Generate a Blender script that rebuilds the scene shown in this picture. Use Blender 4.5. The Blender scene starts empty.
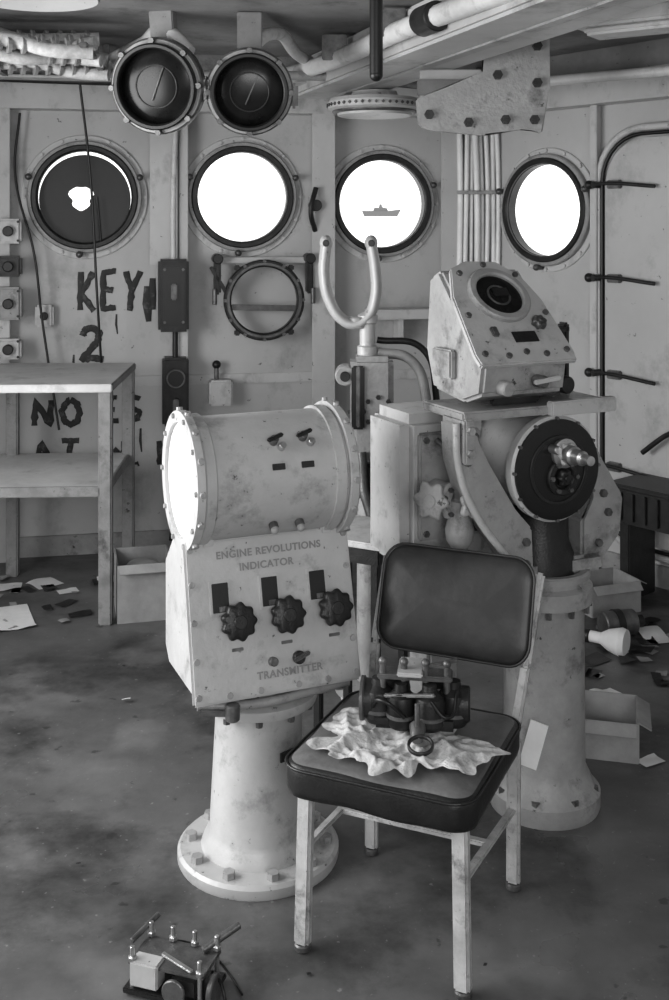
import bpy, bmesh, math, random
from math import sin, cos, pi, radians, sqrt
from mathutils import Vector, Matrix, noise
random.seed(4)
sc = bpy.context.scene
try:
    sc.view_settings.view_transform = 'Standard'
    sc.view_settings.look = 'None'
    sc.view_settings.gamma = .90
    sc.view_settings.exposure = .14
except Exception: pass

# ------------------------------------------------------------ materials
def mat(name, c, rough=.5, metal=0., var=.15, scale=6., bump=.15, stretch=(1,1,1), dirt=0., dscale=3., dcol=.05, chips=0., cscale=38., spec=.5, lo=.54, hi=.70):
    m = bpy.data.materials.new(name); m.use_nodes = True
    nt = m.node_tree; N = nt.nodes; L = nt.links
    b = N['Principled BSDF']
    b.inputs['Roughness'].default_value = rough
    b.inputs['Metallic'].default_value = metal
    b.inputs['Specular IOR Level'].default_value = spec
    tc = N.new('ShaderNodeTexCoord'); mp = N.new('ShaderNodeMapping')
    mp.inputs['Scale'].default_value = stretch
    L.new(tc.outputs['Object'], mp.inputs['Vector'])
    n1 = N.new('ShaderNodeTexNoise'); n1.inputs['Scale'].default_value = scale; n1.inputs['Detail'].default_value = 8
    n1.inputs['Roughness'].default_value = .65
    L.new(mp.outputs[0], n1.inputs['Vector'])
    r = N.new('ShaderNodeValToRGB')
    l_ = c*(1-var); h_ = min(1, c*(1+var))
    r.color_ramp.elements[0].position = .3; r.color_ramp.elements[0].color = (l_,l_,l_,1)
    r.color_ramp.elements[1].position = .7; r.color_ramp.elements[1].color = (h_,h_,h_,1)
    L.new(n1.outputs['Fac'], r.inputs['Fac'])
    out = r.outputs['Color']
    def layer(out, sc_, a, p0, p1, col, vec, det=10):
        n2 = N.new('ShaderNodeTexNoise'); n2.inputs['Scale'].default_value = sc_; n2.inputs['Detail'].default_value = det
        n2.inputs['Roughness'].default_value = .7
        L.new(vec, n2.inputs['Vector'])
        r2 = N.new('ShaderNodeValToRGB')
        r2.color_ramp.elements[0].position = p0; r2.color_ramp.elements[0].color = (0,0,0,1)
        r2.color_ramp.elements[1].position = p1; r2.color_ramp.elements[1].color = (a,a,a,1)
        L.new(n2.outputs['Fac'], r2.inputs['Fac'])
        mx = N.new('ShaderNodeMixRGB'); mx.inputs['Color2'].default_value = (col,col,col,1)
        L.new(r2.outputs['Color'], mx.inputs['Fac']); L.new(out, mx.inputs['Color1'])
        return mx.outputs['Color']
    if dirt > 0: out = layer(out, dscale, dirt, lo, hi, dcol, mp.outputs[0])
    if chips > 0: out = layer(out, cscale, chips, .66, .70, dcol*.5, tc.outputs['Object'], 4)
    L.new(out, b.inputs['Base Color'])
    if bump > 0:
        n3 = N.new('ShaderNodeTexNoise'); n3.inputs['Scale'].default_value = scale*9; n3.inputs['Detail'].default_value = 4
        L.new(tc.outputs['Object'], n3.inputs['Vector'])
        bp = N.new('ShaderNodeBump'); bp.inputs['Strength'].default_value = bump; bp.inputs['Distance'].default_value = .01
        L.new(n3.outputs['Fac'], bp.inputs['Height']); L.new(bp.outputs[0], b.inputs['Normal'])
    return m
M_wall = mat('wall_paint', .47, .45, var=.10, scale=1.6, bump=.05, stretch=(1,1,.85), dirt=.6, dscale=2.6, dcol=.17, chips=.8, cscale=19)
M_trim = mat('frame_paint', .52, .45, var=.10, scale=3, bump=.06, stretch=(1,1,.7), dirt=.6, dscale=5, dcol=.15, chips=.8, cscale=26)
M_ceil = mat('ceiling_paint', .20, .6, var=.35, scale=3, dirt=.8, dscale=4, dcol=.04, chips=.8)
M_duct = mat('duct_paint', .44, .5, var=.15, scale=3, bump=.06, dirt=.7, dscale=4, dcol=.12)
M_pipe = mat('pipe_paint', .58, .45, var=.12, scale=10, dirt=.5, dscale=9, dcol=.12)
M_cond = mat('conduit_paint', .78, .4, var=.1, scale=10, bump=.05)
M_mach = mat('machine_paint', .44, .36, var=.1, scale=7, bump=.12, dirt=.6, dscale=10, dcol=.13, chips=.9, cscale=40)
M_mach2 = mat('machine_paint_worn', .31, .42, var=.2, scale=9, bump=.2, dirt=.85, dscale=8, dcol=.06, chips=.9, cscale=30)
M_emb = mat('embossed_letters', .25, .4, var=.1)
M_dark = mat('dark_metal', .026, .4, .3, var=.4, scale=20)
M_black = mat('black_enamel', .008, .4, var=.2, scale=20, bump=.05)
M_mid = mat('grey_metal', .13, .4, .5, var=.45, scale=20)
M_steel = mat('bare_steel', .5, .3, .85, var=.3, scale=25)
M_chair = mat('chair_frame_enamel', .45, .4, var=.25, scale=14, dirt=.8, dscale=16, dcol=.07, chips=.9, cscale=50)
M_vinyl = mat('black_vinyl', .016, .36, var=.4, scale=14, bump=.12)
M_vback = mat('worn_black_vinyl', .028, .42, var=.5, scale=5, bump=.08, dirt=.5, dscale=3, dcol=.09)
M_vtop = mat('dusty_vinyl', .15, .5, var=.35, scale=9, bump=.12, dirt=.5, dscale=8, dcol=.05)
M_cloth = mat('rag_cloth', .48, .9, var=.3, scale=14, bump=.3, dirt=.6, dscale=9, dcol=.2)
M_wood = mat('bench_laminate', .58, .5, var=.18, scale=4, bump=.08, dirt=.6, dscale=5, dcol=.2)
M_bench = mat('bench_metal', .24, .5, var=.35, scale=8, dirt=.8, dscale=8, dcol=.04, chips=.9)
M_card = mat('cardboard', .3, .8, var=.2, scale=8)
M_paper = mat('paper', .72, .8, var=.08, scale=10, bump=.05)
M_white = mat('white_dial_glass', .88, .25, var=.03, scale=5, bump=0)
M_glass = mat('dark_dial_glass', .010, .2, var=.8, scale=8, bump=0, spec=.3)
M_ship = mat('distant_hull', .16, .9, bump=0)
M_rope = mat('lagged_cable', .5, .8, var=.3, scale=25, bump=.4)
# spray paint : patchy black over wall grey at stroke scale
M_paint = mat('black_spray_paint', .022, .6, var=.5, scale=16, bump=0, dirt=.55, dscale=26, dcol=.22)

# floor : worn deck paint, oil stains, scuffs
M_floor = mat('deck_floor', .115, .42, var=.45, scale=1.7, bump=.2, dirt=.9, dscale=.95, dcol=.022, lo=.48, hi=.60)
nt = M_floor.node_tree; b = nt.nodes['Principled BSDF']
tc = nt.nodes.new('ShaderNodeTexCoord')
def fl(scale, p0, p1, a, col, det=6):
    src = b.inputs['Base Color'].links[0].from_socket
    nz = nt.nodes.new('ShaderNodeTexNoise'); nz.inputs['Scale'].default_value = scale; nz.inputs['Detail'].default_value = det
    nt.links.new(tc.outputs['Object'], nz.inputs['Vector'])
    rr = nt.nodes.new('ShaderNodeValToRGB'); rr.color_ramp.elements[0].position=p0; rr.color_ramp.elements[1].position=p1
    rr.color_ramp.elements[1].color=(a,a,a,1)
    nt.links.new(nz.outputs['Fac'], rr.inputs['Fac'])
    mx = nt.nodes.new('ShaderNodeMixRGB'); mx.inputs['Color2'].default_value=(col,col,col,1)
    nt.links.new(rr.outputs['Color'], mx.inputs['Fac']); nt.links.new(src, mx.inputs['Color1'])
    nt.links.new(mx.outputs['Color'], b.inputs['Base Color'])
fl(2.3,.56,.72,.6,.25,10); fl(55,.67,.74,.45,.34,3); fl(14,.67,.70,.6,.02,5)
nz2 = nt.nodes.new('ShaderNodeTexNoise'); nz2.inputs['Scale'].default_value = 2.6; nz2.inputs['Detail'].default_value = 9
nt.links.new(tc.outputs['Object'], nz2.inputs['Vector'])
r3 = nt.nodes.new('ShaderNodeMapRange'); r3.inputs['From Min'].default_value=.3; r3.inputs['From Max'].default_value=.7
r3.inputs['To Min'].default_value=.24; r3.inputs['To Max'].default_value=.6
nt.links.new(nz2.outputs['Fac'], r3.inputs['Value']); nt.links.new(r3.outputs[0], b.inputs['Roughness'])

# ------------------------------------------------------------ geometry kit
def frame(axis):
    return Vector(axis).normalized().to_track_quat('Z','Y').to_matrix()
class G:
    def __init__(s, name, loc=(0,0,0), rz=0, rx=0, ry=0, sca=1):
        s.e = bpy.data.objects.new(name, None); s.e.empty_display_size=.1
        s.e.location = loc; s.e.rotation_euler = (radians(rx), radians(ry), radians(rz)); s.e.scale=(sca,)*3
        sc.collection.objects.link(s.e)
    def put(s, name, data, m):
        o = bpy.data.objects.new(name, data); sc.collection.objects.link(o)
        if s.e: o.parent = s.e
        if m and not data.materials: data.materials.append(m)
        return o
    def fin(s, name, bm, m, ang=35):
        bmesh.ops.recalc_face_normals(bm, faces=bm.faces)
        me = bpy.data.meshes.new(name); bm.to_mesh(me); bm.free()
        for p in me.polygons: p.use_smooth = True
        me.set_sharp_from_angle(angle=radians(ang))
        return s.put(name, me, m)
    def box(s, name, c, size, m, bev=.004, rot=None):
        bm = bmesh.new(); bmesh.ops.create_cube(bm, size=1)
        bmesh.ops.scale(bm, vec=size, verts=bm.verts)
        if bev: bmesh.ops.bevel(bm, geom=bm.edges[:], offset=min(bev, min(size)*.45), segments=2, affect='EDGES')
        if rot is not None:
            bmesh.ops.rotate(bm, cent=(0,0,0), matrix=rot, verts=bm.verts)
        bmesh.ops.translate(bm, vec=c, verts=bm.verts)
        return s.fin(name, bm, m)
    def bar(s, name, p1, p2, w, h, m, bev=.003, up=(0,0,1)):
        p1=Vector(p1); p2=Vector(p2); d=(p2-p1); z=d.normalized()
        x=z.cross(Vector(up)); 
        if x.length<1e-3: x=Vector((1,0,0))
        x.normalize(); y=z.cross(x)
        R=Matrix((x,y,z)).transposed()
        return s.box(name,(p1+p2)/2,(w,h,d.length),m,bev,R)
    def rev(s, name, prof, o, axis, m, seg=40):
        R = frame(axis); o=Vector(o); bm=bmesh.new(); rings=[]
        for r,h in prof:
            if r<1e-6: rings.append([bm.verts.new(o+R@Vector((0,0,h)))])
            else: rings.append([bm.verts.new(o+R@Vector((r*cos(2*pi*i/seg), r*sin(2*pi*i/seg), h))) for i in range(seg)])
        for a,c in zip(rings, rings[1:]):
            for i in range(seg):
                j=(i+1)%seg
                if len(a)==1 and len(c)==1: continue
                if len(a)==1: bm.faces.new((a[0],c[i],c[j]))
                elif len(c)==1: bm.faces.new((a[i],a[j],c[0]))
                else: bm.faces.new((a[i],a[j],c[j],c[i]))
        return s.fin(name, bm, m, 30)
    def cyl(s, name, p1, p2, r, m, r2=None, seg=28):
        p1=Vector(p1); p2=Vector(p2); h=(p2-p1).length; r2=r if r2 is None else r2
        c=min(.004, r*.2, h*.2)
        return s.rev(name, [(0,0),(r-c,0),(r,c),(r2,h-c),(r2-c,h),(0,h)], p1, p2-p1, m, seg)
    def ring(s, name, c, axis, ri, ro, h, m, seg=48):
        b=min(.006,(ro-ri)*.25,h*.3)
        return s.rev(name, [(ri,0),(ro,0),(ro,h-b),(ro-b,h),(ri+b,h),(ri,h-b),(ri,0)], c, axis, m, seg)
    def ball(s, name, c, r, m, sca=(1,1,1)):
        bm=bmesh.new(); bmesh.ops.create_uvsphere(bm,u_segments=24,v_segments=14,radius=r)
        bmesh.ops.scale(bm,vec=sca,verts=bm.verts); bmesh.ops.translate(bm,vec=c,verts=bm.verts)
        return s.fin(name,bm,m,60)
    def tube(s, name, pts, r, m, cyc=False, smooth=True, radii=None):
        cu=bpy.data.curves.new(name,'CURVE'); cu.dimensions='3D'; cu.bevel_depth=r; cu.bevel_resolution=4; cu.use_fill_caps=True
        if smooth:
            sp=cu.splines.new('BEZIER'); sp.bezier_points.add(len(pts)-1)
            for q,p in zip(sp.bezier_points,pts):
                q.co=p; q.handle_left_type=q.handle_right_type='AUTO'
        else:
            sp=cu.splines.new('POLY'); sp.points.add(len(pts)-1)
            for q,p in zip(sp.points,pts): q.co=(*p,1)
            if radii:
                for q,rr_ in zip(sp.points,radii): q.radius=rr_
        sp.use_cyclic_u=cyc
        return s.put(name,cu,m)
    def prism(s, name, pts, a, b, m, plane='xz', bev=.004):
        f={'xz':lambda p,t:(p[0],t,p[1]),'yz':lambda p,t:(t,p[0],p[1]),'xy':lambda p,t:(p[0],p[1],t)}[plane]
        bm=bmesh.new()
        A=[bm.verts.new(f(p,a)) for p in pts]; B=[bm.verts.new(f(p,b)) for p in pts]
        n=len(pts); bm.faces.new(A); bm.faces.new(B[::-1])
        for i in range(n): bm.faces.new((A[i],A[(i+1)%n],B[(i+1)%n],B[i]))
        if bev: bmesh.ops.bevel(bm,geom=bm.edges[:],offset=bev,segments=2,affect='EDGES')
        return s.fin(name,bm,m)
    def knob(s, name, c, axis, r, h, lobes, m, depth=.13):
        R=frame(axis); c=Vector(c); bm=bmesh.new(); seg=lobes*8; rings=[]
        for sc_,hh in ((.8,0),(.97,h*.12),(1,h*.5),(.95,h*.85),(.8,h)):
            rings.append([bm.verts.new(c+R@Vector((sc_*(r+r*depth*cos(lobes*t))*cos(t), sc_*(r+r*depth*cos(lobes*t))*sin(t), hh))) for t in [2*pi*i/seg for i in range(seg)]])
        for a,b in zip(rings,rings[1:]):
            for i in range(seg): bm.faces.new((a[i],a[(i+1)%seg],b[(i+1)%seg],b[i]))
        bm.faces.new(rings[-1]); bm.faces.new(rings[0][::-1])
        s.fin(name,bm,m,50)
        return s.cyl(name+'_cap', c+R@Vector((0,0,h*.9)), c+R@Vector((0,0,h*1.2)), r*.38, m)
    def bolts(s, name, lst, r, h, m, seg=6):
        bm=bmesh.new()
        for p,ax in lst:
            R=frame(ax); p=Vector(p)
            a=[bm.verts.new(p+R@Vector((r*cos(2*pi*i/seg),r*sin(2*pi*i/seg),-.001))) for i in range(seg)]
            b=[bm.verts.new(p+R@Vector((r*.92*cos(2*pi*i/seg),r*.92*sin(2*pi*i/seg),h))) for i in range(seg)]
            bm.faces.new(b); bm.faces.new(a[::-1])
            for i in range(seg): bm.faces.new((a[i],a[(i+1)%seg],b[(i+1)%seg],b[i]))
        return s.fin(name,bm,m,20)
    def circbolts(s,name,c,axis,R0,n,r,h,m,seg=6,off=0.):
        R=frame(axis); c=Vector(c)
        return s.bolts(name,[(c+R@Vector((R0*cos(2*pi*(i+off)/n),R0*sin(2*pi*(i+off)/n),0)),axis) for i in range(n)],r,h,m,seg)
    def text(s, name, body, size, loc, cols, m, ext=.002, off=.0006):
        cu=bpy.data.curves.new(name,'FONT'); cu.body=body; cu.size=size; cu.extrude=ext; cu.align_x='CENTER'; cu.align_y='CENTER'
        cu.space_character=1.1; cu.offset=off
        o=s.put(name,cu,m)
        R=Matrix(cols).transposed().to_4x4(); o.matrix_local=Matrix.Translation(loc)@R
        return o
    def cushion(s, name, w, d, h, cr, mats, topz, R=None, c=(0,0,0), bend=0):
        hd=min(w,d)/2
        prof=[(hd*.95,0),(hd*.5,0),(.02,0),(.004,.006),(0,.02 if h>.04 else .012),(0,h-.018),(.004,h-.009),(.012,h-.004),(.025,h),(hd*.3,h+.004),(hd*.55,h+.007),(hd*.8,h+.009),(hd*.95,h+.01)]
        bm=bmesh.new(); rings=[]
        def outline(ins):
            W=w/2-ins; D=d/2-ins; r=min(max(cr-ins,.004),W*.9,D*.9); out=[]
            for cx,cy,a0 in ((W-r,D-r,0),(-W+r,D-r,90),(-W+r,-D+r,180),(W-r,-D+r,270)):
                for i in range(8):
                    a=radians(a0+i*90/7); out.append((cx+r*cos(a),cy+r*sin(a)))
            o2=[]
            for i,p in enumerate(out):
                q=out[(i+1)%len(out)]; o2.append(p)
                if i%8==7:
                    for k in range(1,12): o2.append((p[0]+(q[0]-p[0])*k/12,p[1]+(q[1]-p[1])*k/12))
            return o2
        for ins,z in prof:
            rings.append([bm.verts.new((x,y,z)) for x,y in outline(ins)])
        n=len(rings[0])
        for a,b in zip(rings,rings[1:]):
            for i in range(n): bm.faces.new((a[i],a[(i+1)%n],b[(i+1)%n],b[i]))
        for rg in (rings[0],rings[-1]): bm.faces.new(rg)
        if len(mats)>1:
            for f in bm.faces:
                if f.calc_center_median().z>topz: f.material_index=1
        for v in bm.verts:
            v.co.z+=bend*v.co.x**2
            v.co.z+= .005*noise.noise(v.co*9)
        M=(R or Matrix.Identity(3))
        for v in bm.verts: v.co=M@v.co+Vector(c)
        me_o=s.fin(name,bm,mats[0],60)
        for q in mats[1:]: me_o.data.materials.append(q)
        pts=[M@Vector((x,y,h-.010+bend*x*x))+Vector(c) for x,y in outline(-.001)]
        s.tube(name+'_piping',pts,.0035,mats[0],cyc=True,smooth=False)
        return me_o

def holed(name, outer, holes, th, m, loc, rz, base=None):
    cu=bpy.data.curves.new(name+'_c','CURVE'); cu.dimensions='2D'; cu.fill_mode='BOTH'; cu.extrude=th/2
    for poly in [outer]+holes:
        sp=cu.splines.new('POLY'); sp.points.add(len(poly)-1); sp.use_cyclic_u=True
        for q,p in zip(sp.points,poly): q.co=(p[0],p[1],0,1)
    o=bpy.data.objects.new('tmp',cu); sc.collection.objects.link(o)
    bpy.context.view_layer.update()
    me=bpy.data.meshes.new_from_object(o.evaluated_get(bpy.context.evaluated_depsgraph_get()))
    bpy.data.objects.remove(o)
    me.transform(Matrix.Rotation(pi/2,4,'X')); me.transform(Matrix.Translation((0,th/2,0)))
    me.name=name; me.materials.clear(); me.materials.append(m)
    ob=bpy.data.objects.new(name,me); sc.collection.objects.link(ob)
    ob.location=loc; ob.rotation_euler=(0,0,radians(rz))
    return ob
def circ(x,z,r,n=48): return [(x+r*cos(2*pi*i/n), z+r*sin(2*pi*i/n)) for i in range(n)]

# ------------------------------------------------------------ room shell
CEIL=2.42
AO=Vector((0,5.76,0)); AR=10.56
BO=Vector((.75,5.9,0)); BR=-50.
def wa(s,d=0,z=0): a=radians(AR); return (AO.x+s*cos(a)+d*sin(a), AO.y+s*sin(a)-d*cos(a), z)
def wb(t,d=0,z=0): a=radians(BR); return (BO.x+t*cos(a)+d*sin(a), BO.y+t*sin(a)-d*cos(a), z)
PA=[(-1.275,1.79),(-.485,1.794),(.250,1.762)]
PB=(.4985,1.725)
holed('wall_front',[(-2.3,0),(.763,0),(.763,CEIL),(-2.3,CEIL)],[circ(s,z,.238) for s,z in PA],.03,M_wall,AO,AR)
holed('wall_front_angled',[(0,0),(2.6,0),(2.6,CEIL),(0,CEIL)],[circ(*PB,.238)],.03,M_wall,BO,BR)
e=wb(2.6)
shell=G('wall_right',(e[0]+.02,e[1]/2-.5,CEIL/2)); shell.box('panel',(0,0,0),(.03,e[1]+1,CEIL),M_wall,0)
holed('wall_left',[(0,0),(6.4,0),(6.4,CEIL),(0,CEIL)],[[(1.9,.1),(4.9,.1),(4.9,2.15),(1.9,2.15)]],.03,M_wall,(-2.27,-1,0),90)
holed('wall_back',[(-2.3,0),(2.45,0),(2.45,CEIL),(-2.3,CEIL)],[[(-.9,.7),(1.7,.7),(1.7,2.2),(-.9,2.2)]],.03,M_wall,(0,-1.0,0),0)
poly=[(-2.4,-1),(2.6,-1),(2.6,3.9),(.77,6.1),(-2.4,5.6)]
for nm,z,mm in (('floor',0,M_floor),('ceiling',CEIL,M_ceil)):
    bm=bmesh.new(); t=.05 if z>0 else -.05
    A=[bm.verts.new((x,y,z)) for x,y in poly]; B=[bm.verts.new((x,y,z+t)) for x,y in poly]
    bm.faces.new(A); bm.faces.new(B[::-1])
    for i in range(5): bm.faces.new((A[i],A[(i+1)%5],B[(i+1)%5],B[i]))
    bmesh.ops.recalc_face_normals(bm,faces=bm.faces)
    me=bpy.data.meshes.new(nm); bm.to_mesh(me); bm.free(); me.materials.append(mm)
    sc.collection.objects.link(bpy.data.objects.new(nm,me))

# ------------------------------------------------------------ windows
def porthole(n, loc, rz, blocked=False, deep=True):
    g=G('window_%d'%n, loc, rz)
    ax=(0,-1,0)
    g.ring('wall_flange',(0,0,0),ax,.236,.312,.012,M_trim)
    g.ring('frame_ring',(0,-.012,0),ax,.240,.282,.03,M_mach2)
    g.ring('dark_rim',(0,-.03,0),ax,.232,.262,.022,M_dark)
    g.ring('inner_gasket',(0,.02,0),ax,.229,.242,.055,M_dark)
    g.circbolts('flange_bolts',(0,-.012,0),ax,.298,16,.011,.01,M_trim)
    if deep: g.ring('outer_spigot',(0,.0,0),(0,1,0),.236,.262,.07,M_mid)
    for i,a in enumerate((20,160,265)):
        x,z=.288*cos(radians(a)),.288*sin(radians(a))
        g.cyl('dog_%d'%i,(x,-.01,z),(x,-.06,z),.013,M_mid)
        g.ball('dog_nut_%d'%i,(x,-.06,z),.017,M_mid)
    if blocked:
        hole=[( -.02+(.055+.012*sin(5*t))*cos(t), .0+(.06+.01*sin(3*t))*sin(t)) for t in [2*pi*i/28 for i in range(28)]]
        o=holed('deadlight_cover',circ(0,-.012,.226),[hole],.012,M_black,(0,0.02,0),0); o.parent=g.e
        g.tube('chain',[(.06,-.03,.0),(.07,-.03,-.1),(.08,-.04,-.23)],.005,M_dark)
    return g
for i,(s,z) in enumerate(PA): porthole(i+1, wa(s,0,z), AR, i==0)
porthole(4, wb(PB[0],0,PB[1]), BR, deep=False)

# ------------------------------------------------------------ wall frames
def stiff(n, s, w, d=.07, z0=0, z1=CEIL, f=wa, rz=AR, m=M_trim, rv=False):
    g=G('trim_%d'%n, f(s,0,(z0+z1)/2), rz)
    g.box('web',(0,-d/2,0),(w*.3,d,z1-z0),m,.003)
    g.box('flange',(0,-d,0),(w,.012,z1-z0),m,.003)
    if rv: g.bolts('rivets',[((sx*w*.36,-d-.006,z),(0,-1,0)) for sx in (-1,1) for z in [(-.45+.9*i/9)*(z1-z0) for i in range(10)]],.006,.003,m,8)
stiff(1,-.885,.14,.05,1.45)
stiff(2,-.787,.045,.08)
stiff(3,-.075,.12,.10,rv=True)
stiff(4,.60,.10,.10)
stiff(5,-1.68,.10,.08)
stiff(6,.815,.04,.05,f=wb,rz=BR)
g=G('trim_7',wa(-.75,0,2.3),AR); g.box('header_beam',(0,-.06,0),(3.0,.12,.16),M_trim,.006)
g=G('trim_8',wb(1.3,0,2.3),BR); g.box('header_beam',(0,-.06,0),(2.6,.12,.16),M_trim,.006)
g=G('trim_9',wa(-.75,0,.86),AR); g.box('seam_strip',(0,-.006,0),(3.0,.012,.05),M_trim,.003)
g=G('baseboard_front',wa(-.75,0,.05),AR); g.box('kick_strip',(0,-.01,0),(3.0,.02,.1),M_mach2,.003)
g=G('baseboard_angled',wb(1.3,0,.05),BR); g.box('kick_strip',(0,-.01,0),(2.55,.02,.1),M_mach2,.003)
g=G('wall_shelf',wa(.33,0,1.19),AR); g.box('board',(0,-.09,0),(.36,.18,.05),M_trim,.006); g.box('bracket',(0,-.06,-.08),(.03,.12,.12),M_trim)

# ------------------------------------------------------------ door on angled wall
g=G('door_1', wb(1.27,0,1.12), BR)
def rrect(w,h,r,n=8):
    o=[]
    for cx,cz,a0 in ((w/2-r,h/2-r,0),(-w/2+r,h/2-r,90),(-w/2+r,-h/2+r,180),(w/2-r,-h/2+r,270)):
        for i in range(n): a=radians(a0+90*i/(n-1)); o.append((cx+r*cos(a),cz+r*sin(a)))
    return o
g.prism('leaf',rrect(.78,1.86,.2),-.05,-.002,M_wall,'xz',.008)
g.tube('coaming',[(x,-.03,z) for x,z in rrect(.88,1.96,.24)],.017,M_trim,cyc=True,smooth=False)
g.tube('gasket',[(x,-.045,z) for x,z in rrect(.82,1.90,.22)],.009,M_black,cyc=True,smooth=False)
for i,z in enumerate((.72,.28,-.17,-.6)):
    g.cyl('dog_shaft_%d'%i,(-.43,-.02,z),(-.43,-.09,z),.016,M_dark)
    g.tube('dog_lever_%d'%i,[(-.46,-.08,z),(-.36,-.085,z+.005),(-.10,-.08,z-.015)],.009,M_dark)
    g.ball('dog_end_%d'%i,(-.46,-.08,z),.022,M_dark)
    g.box('wedge_%d'%i,(-.33,-.06,z),(.07,.03,.04),M_mid)
g.tube('rope',[(.1,-.07,-.2),(.05,-.1,-.35),(-.05,-.1,-.42),(-.15,-.1,-.5)],.012,M_dark)

# ------------------------------------------------------------ conduits
g=G('conduit_bundle', wa(.735,0.10,1.2), 0)
random.seed(7)
for i in range(9):
    x=-.08+i*.028; dd=.03+.02*(i%2)
    top=CEIL-1.22-.1; xo=random.uniform(-.02,.02)
    g.tube('conduit_%d'%i,[(x+xo,-dd,top),(x,-dd,.6),(x+random.uniform(-.008,.008),-dd,.1),(x,-dd,-.5),(x+xo,-dd,-1.18)],.012+.004*(i%3==0),M_cond)
for i,z in enumerate((.95,.62,.2,-.3)): g.box('clamp_%d'%i,(.03,-.068,z),(.27,.012,.02),M_mach2)

# ------------------------------------------------------------ graffiti
LET={'K':[[(0,0),(.02,1)],[(.75,1),(.05,.42),(.85,-.03)]],'E':[[(.75,1),(0,.97),(0,0),(.8,.03)],[(0,.52),(.6,.5)]],
'Y':[[(0,1),(.4,.5)],[(.9,1),(.4,.5),(.3,-.05)]],'W':[[(0,1),(.2,0),(.45,.7),(.7,0),(.95,1)]],'2':[[(0,.75),(.15,.95),(.45,1),(.75,.85),(.7,.6),(.35,.3),(0,0),(.4,.06),(.95,.0)]],
'N':[[(0,0),(0,1),(.75,0),(.75,1)]],'O':[[(.4,1),(.1,.8),(0,.5),(.1,.15),(.4,0),(.7,.1),(.85,.45),(.75,.85),(.4,1)]],'A':[[(0,0),(.4,1),(.85,0)],[(.15,.4),(.7,.4)]],
'T':[[(0,1),(.9,1)],[(.45,1),(.45,0)]],'1':[[(.3,1),(.3,0)]],'.':[[(.3,.0),(.42,.05)]],'S':[[(.7,.9),(.3,1),(.05,.8),(.3,.5),(.7,.35),(.6,.05),(0,.05)]]}
g=G('spray_paint_graffiti', wa(-1.2,.003,1.1), AR)
random.seed(5)
def write(txt,s0,z0,w,h,rad=.012):
    x=s0
    for k,ch in enumerate(txt):
        if ch!=' ':
            dz=random.uniform(-.012,.012); sl=random.uniform(-.06,.1)
            for j,st in enumerate(LET[ch]):
                fine=[]
                for a,b_ in zip(st,st[1:]):
                    for q_ in range(6): t=q_/6; fine.append((a[0]+(b_[0]-a[0])*t,a[1]+(b_[1]-a[1])*t))
                fine.append(st[-1])
                pts=[]; rad_=[]
                for q_,p in enumerate(fine):
                    wob=noise.noise(Vector((q_*.5+k*7,j*3,z0*10)))
                    pts.append((x+(p[0]+sl*p[1])*w*.74+1.2+.006*wob, -.001, z0+dz+p[1]*h-1.1+.005*noise.noise(Vector((q_*.6,k*5,j))))) 
                    rad_.append(1+.45*noise.noise(Vector((q_*.7+j,k*2,9))))
                o=g.tube('letter_%s_%d_%d'%(ch if ch!='.' else 'dot',k,j),pts,rad,M_paint,smooth=False,radii=rad_)
                o.scale=(1,.12,1)
        x+=w
write('KEY',-1.30,1.22,.11,.19,.015)
write('2',-1.29,.985,.15,.16,.017)
write('NO',-1.52,.64,.135,.125,.015); write('ES',-1.18,.66,.115,.12,.013)
write('AT',-1.52,.475,.125,.10,.014); write('W.1O',-1.16,.43,.115,.12,.013)
for nn,(dx,z0,z1,r_) in enumerate(((-.965,1.16,1.34,.022),(-.94,1.22,1.38,.018),(-1.33,.93,1.0,.005),(-1.12,1.1,1.2,.005),(-1.0,.5,.62,.006))):
    o=g.tube('drip_%d'%nn,[(dx+1.2,-.001,z1-1.1),(dx+1.198,-.001,(z0+z1)/2-1.1),(dx+1.205,-.001,z0-1.1)],r_,M_paint,smooth=False,radii=[.8,1.1,.6]); o.scale=(1,.12,1)

# ------------------------------------------------------------ wall equipment
g=G('electrical_switch_box', wa(-.84,.06,1.30), AR)
g.box('case',(0,-.05,0),(.15,.12,.36),M_dark,.012); g.box('cover',(0,-.115,.0),(.12,.02,.3),M_black,.008)
g.bolts('screws',[((x,-.125,z),(0,-1,0)) for x in (-.045,.045) for z in (-.13,.13)],.008,.006,M_mid)
g.box('handle',(0,-.135,.02),(.03,.03,.08),M_mid,.006)
g.tube('conduit',[(0,-.05,.18),(0,-.05,.5),(.02,-.04,1.0)],.014,M_pipe)
g=G('electrical_junction_box', wa(-.83,.05,.82), AR)
g.box('case',(0,-.05,0),(.13,.11,.34),M_dark,.012); g.cyl('gauge',(0,-.1,.07),(0,-.125,.07),.045,M_black); g.ring('gauge_rim',(0,-.11,.07),(0,-1,0),.038,.048,.018,M_mid,24); g.box('handle',(0,-.12,-.08),(.03,.03,.1),M_mid)
g.tube('cable',[(0,-.05,-.17),(.02,-.06,-.4),(-.02,-.04,-.75)],.012,M_dark)
g.tube('riser',[(0,-.05,.17),(0,-.05,.3)],.014,M_dark)
g=G('wall_speaker', wa(-.60,.0,.80), AR)
g.box('case',(0,-.05,0),(.12,.1,.13),M_trim,.01); g.cyl('gland',(-.02,-.05,.065),(-.02,-.05,.13),.012,M_mid); g.ball('knob',(-.02,-.05,.14),.022,M_dark)
g=G('terminal_box', wa(-1.47,0,1.2), AR)
g.box('case',(0,-.03,0),(.09,.06,.11),M_trim,.01); g.cyl('lens',(0,-.06,0),(0,-.075,0),.02,M_dark)
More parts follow.
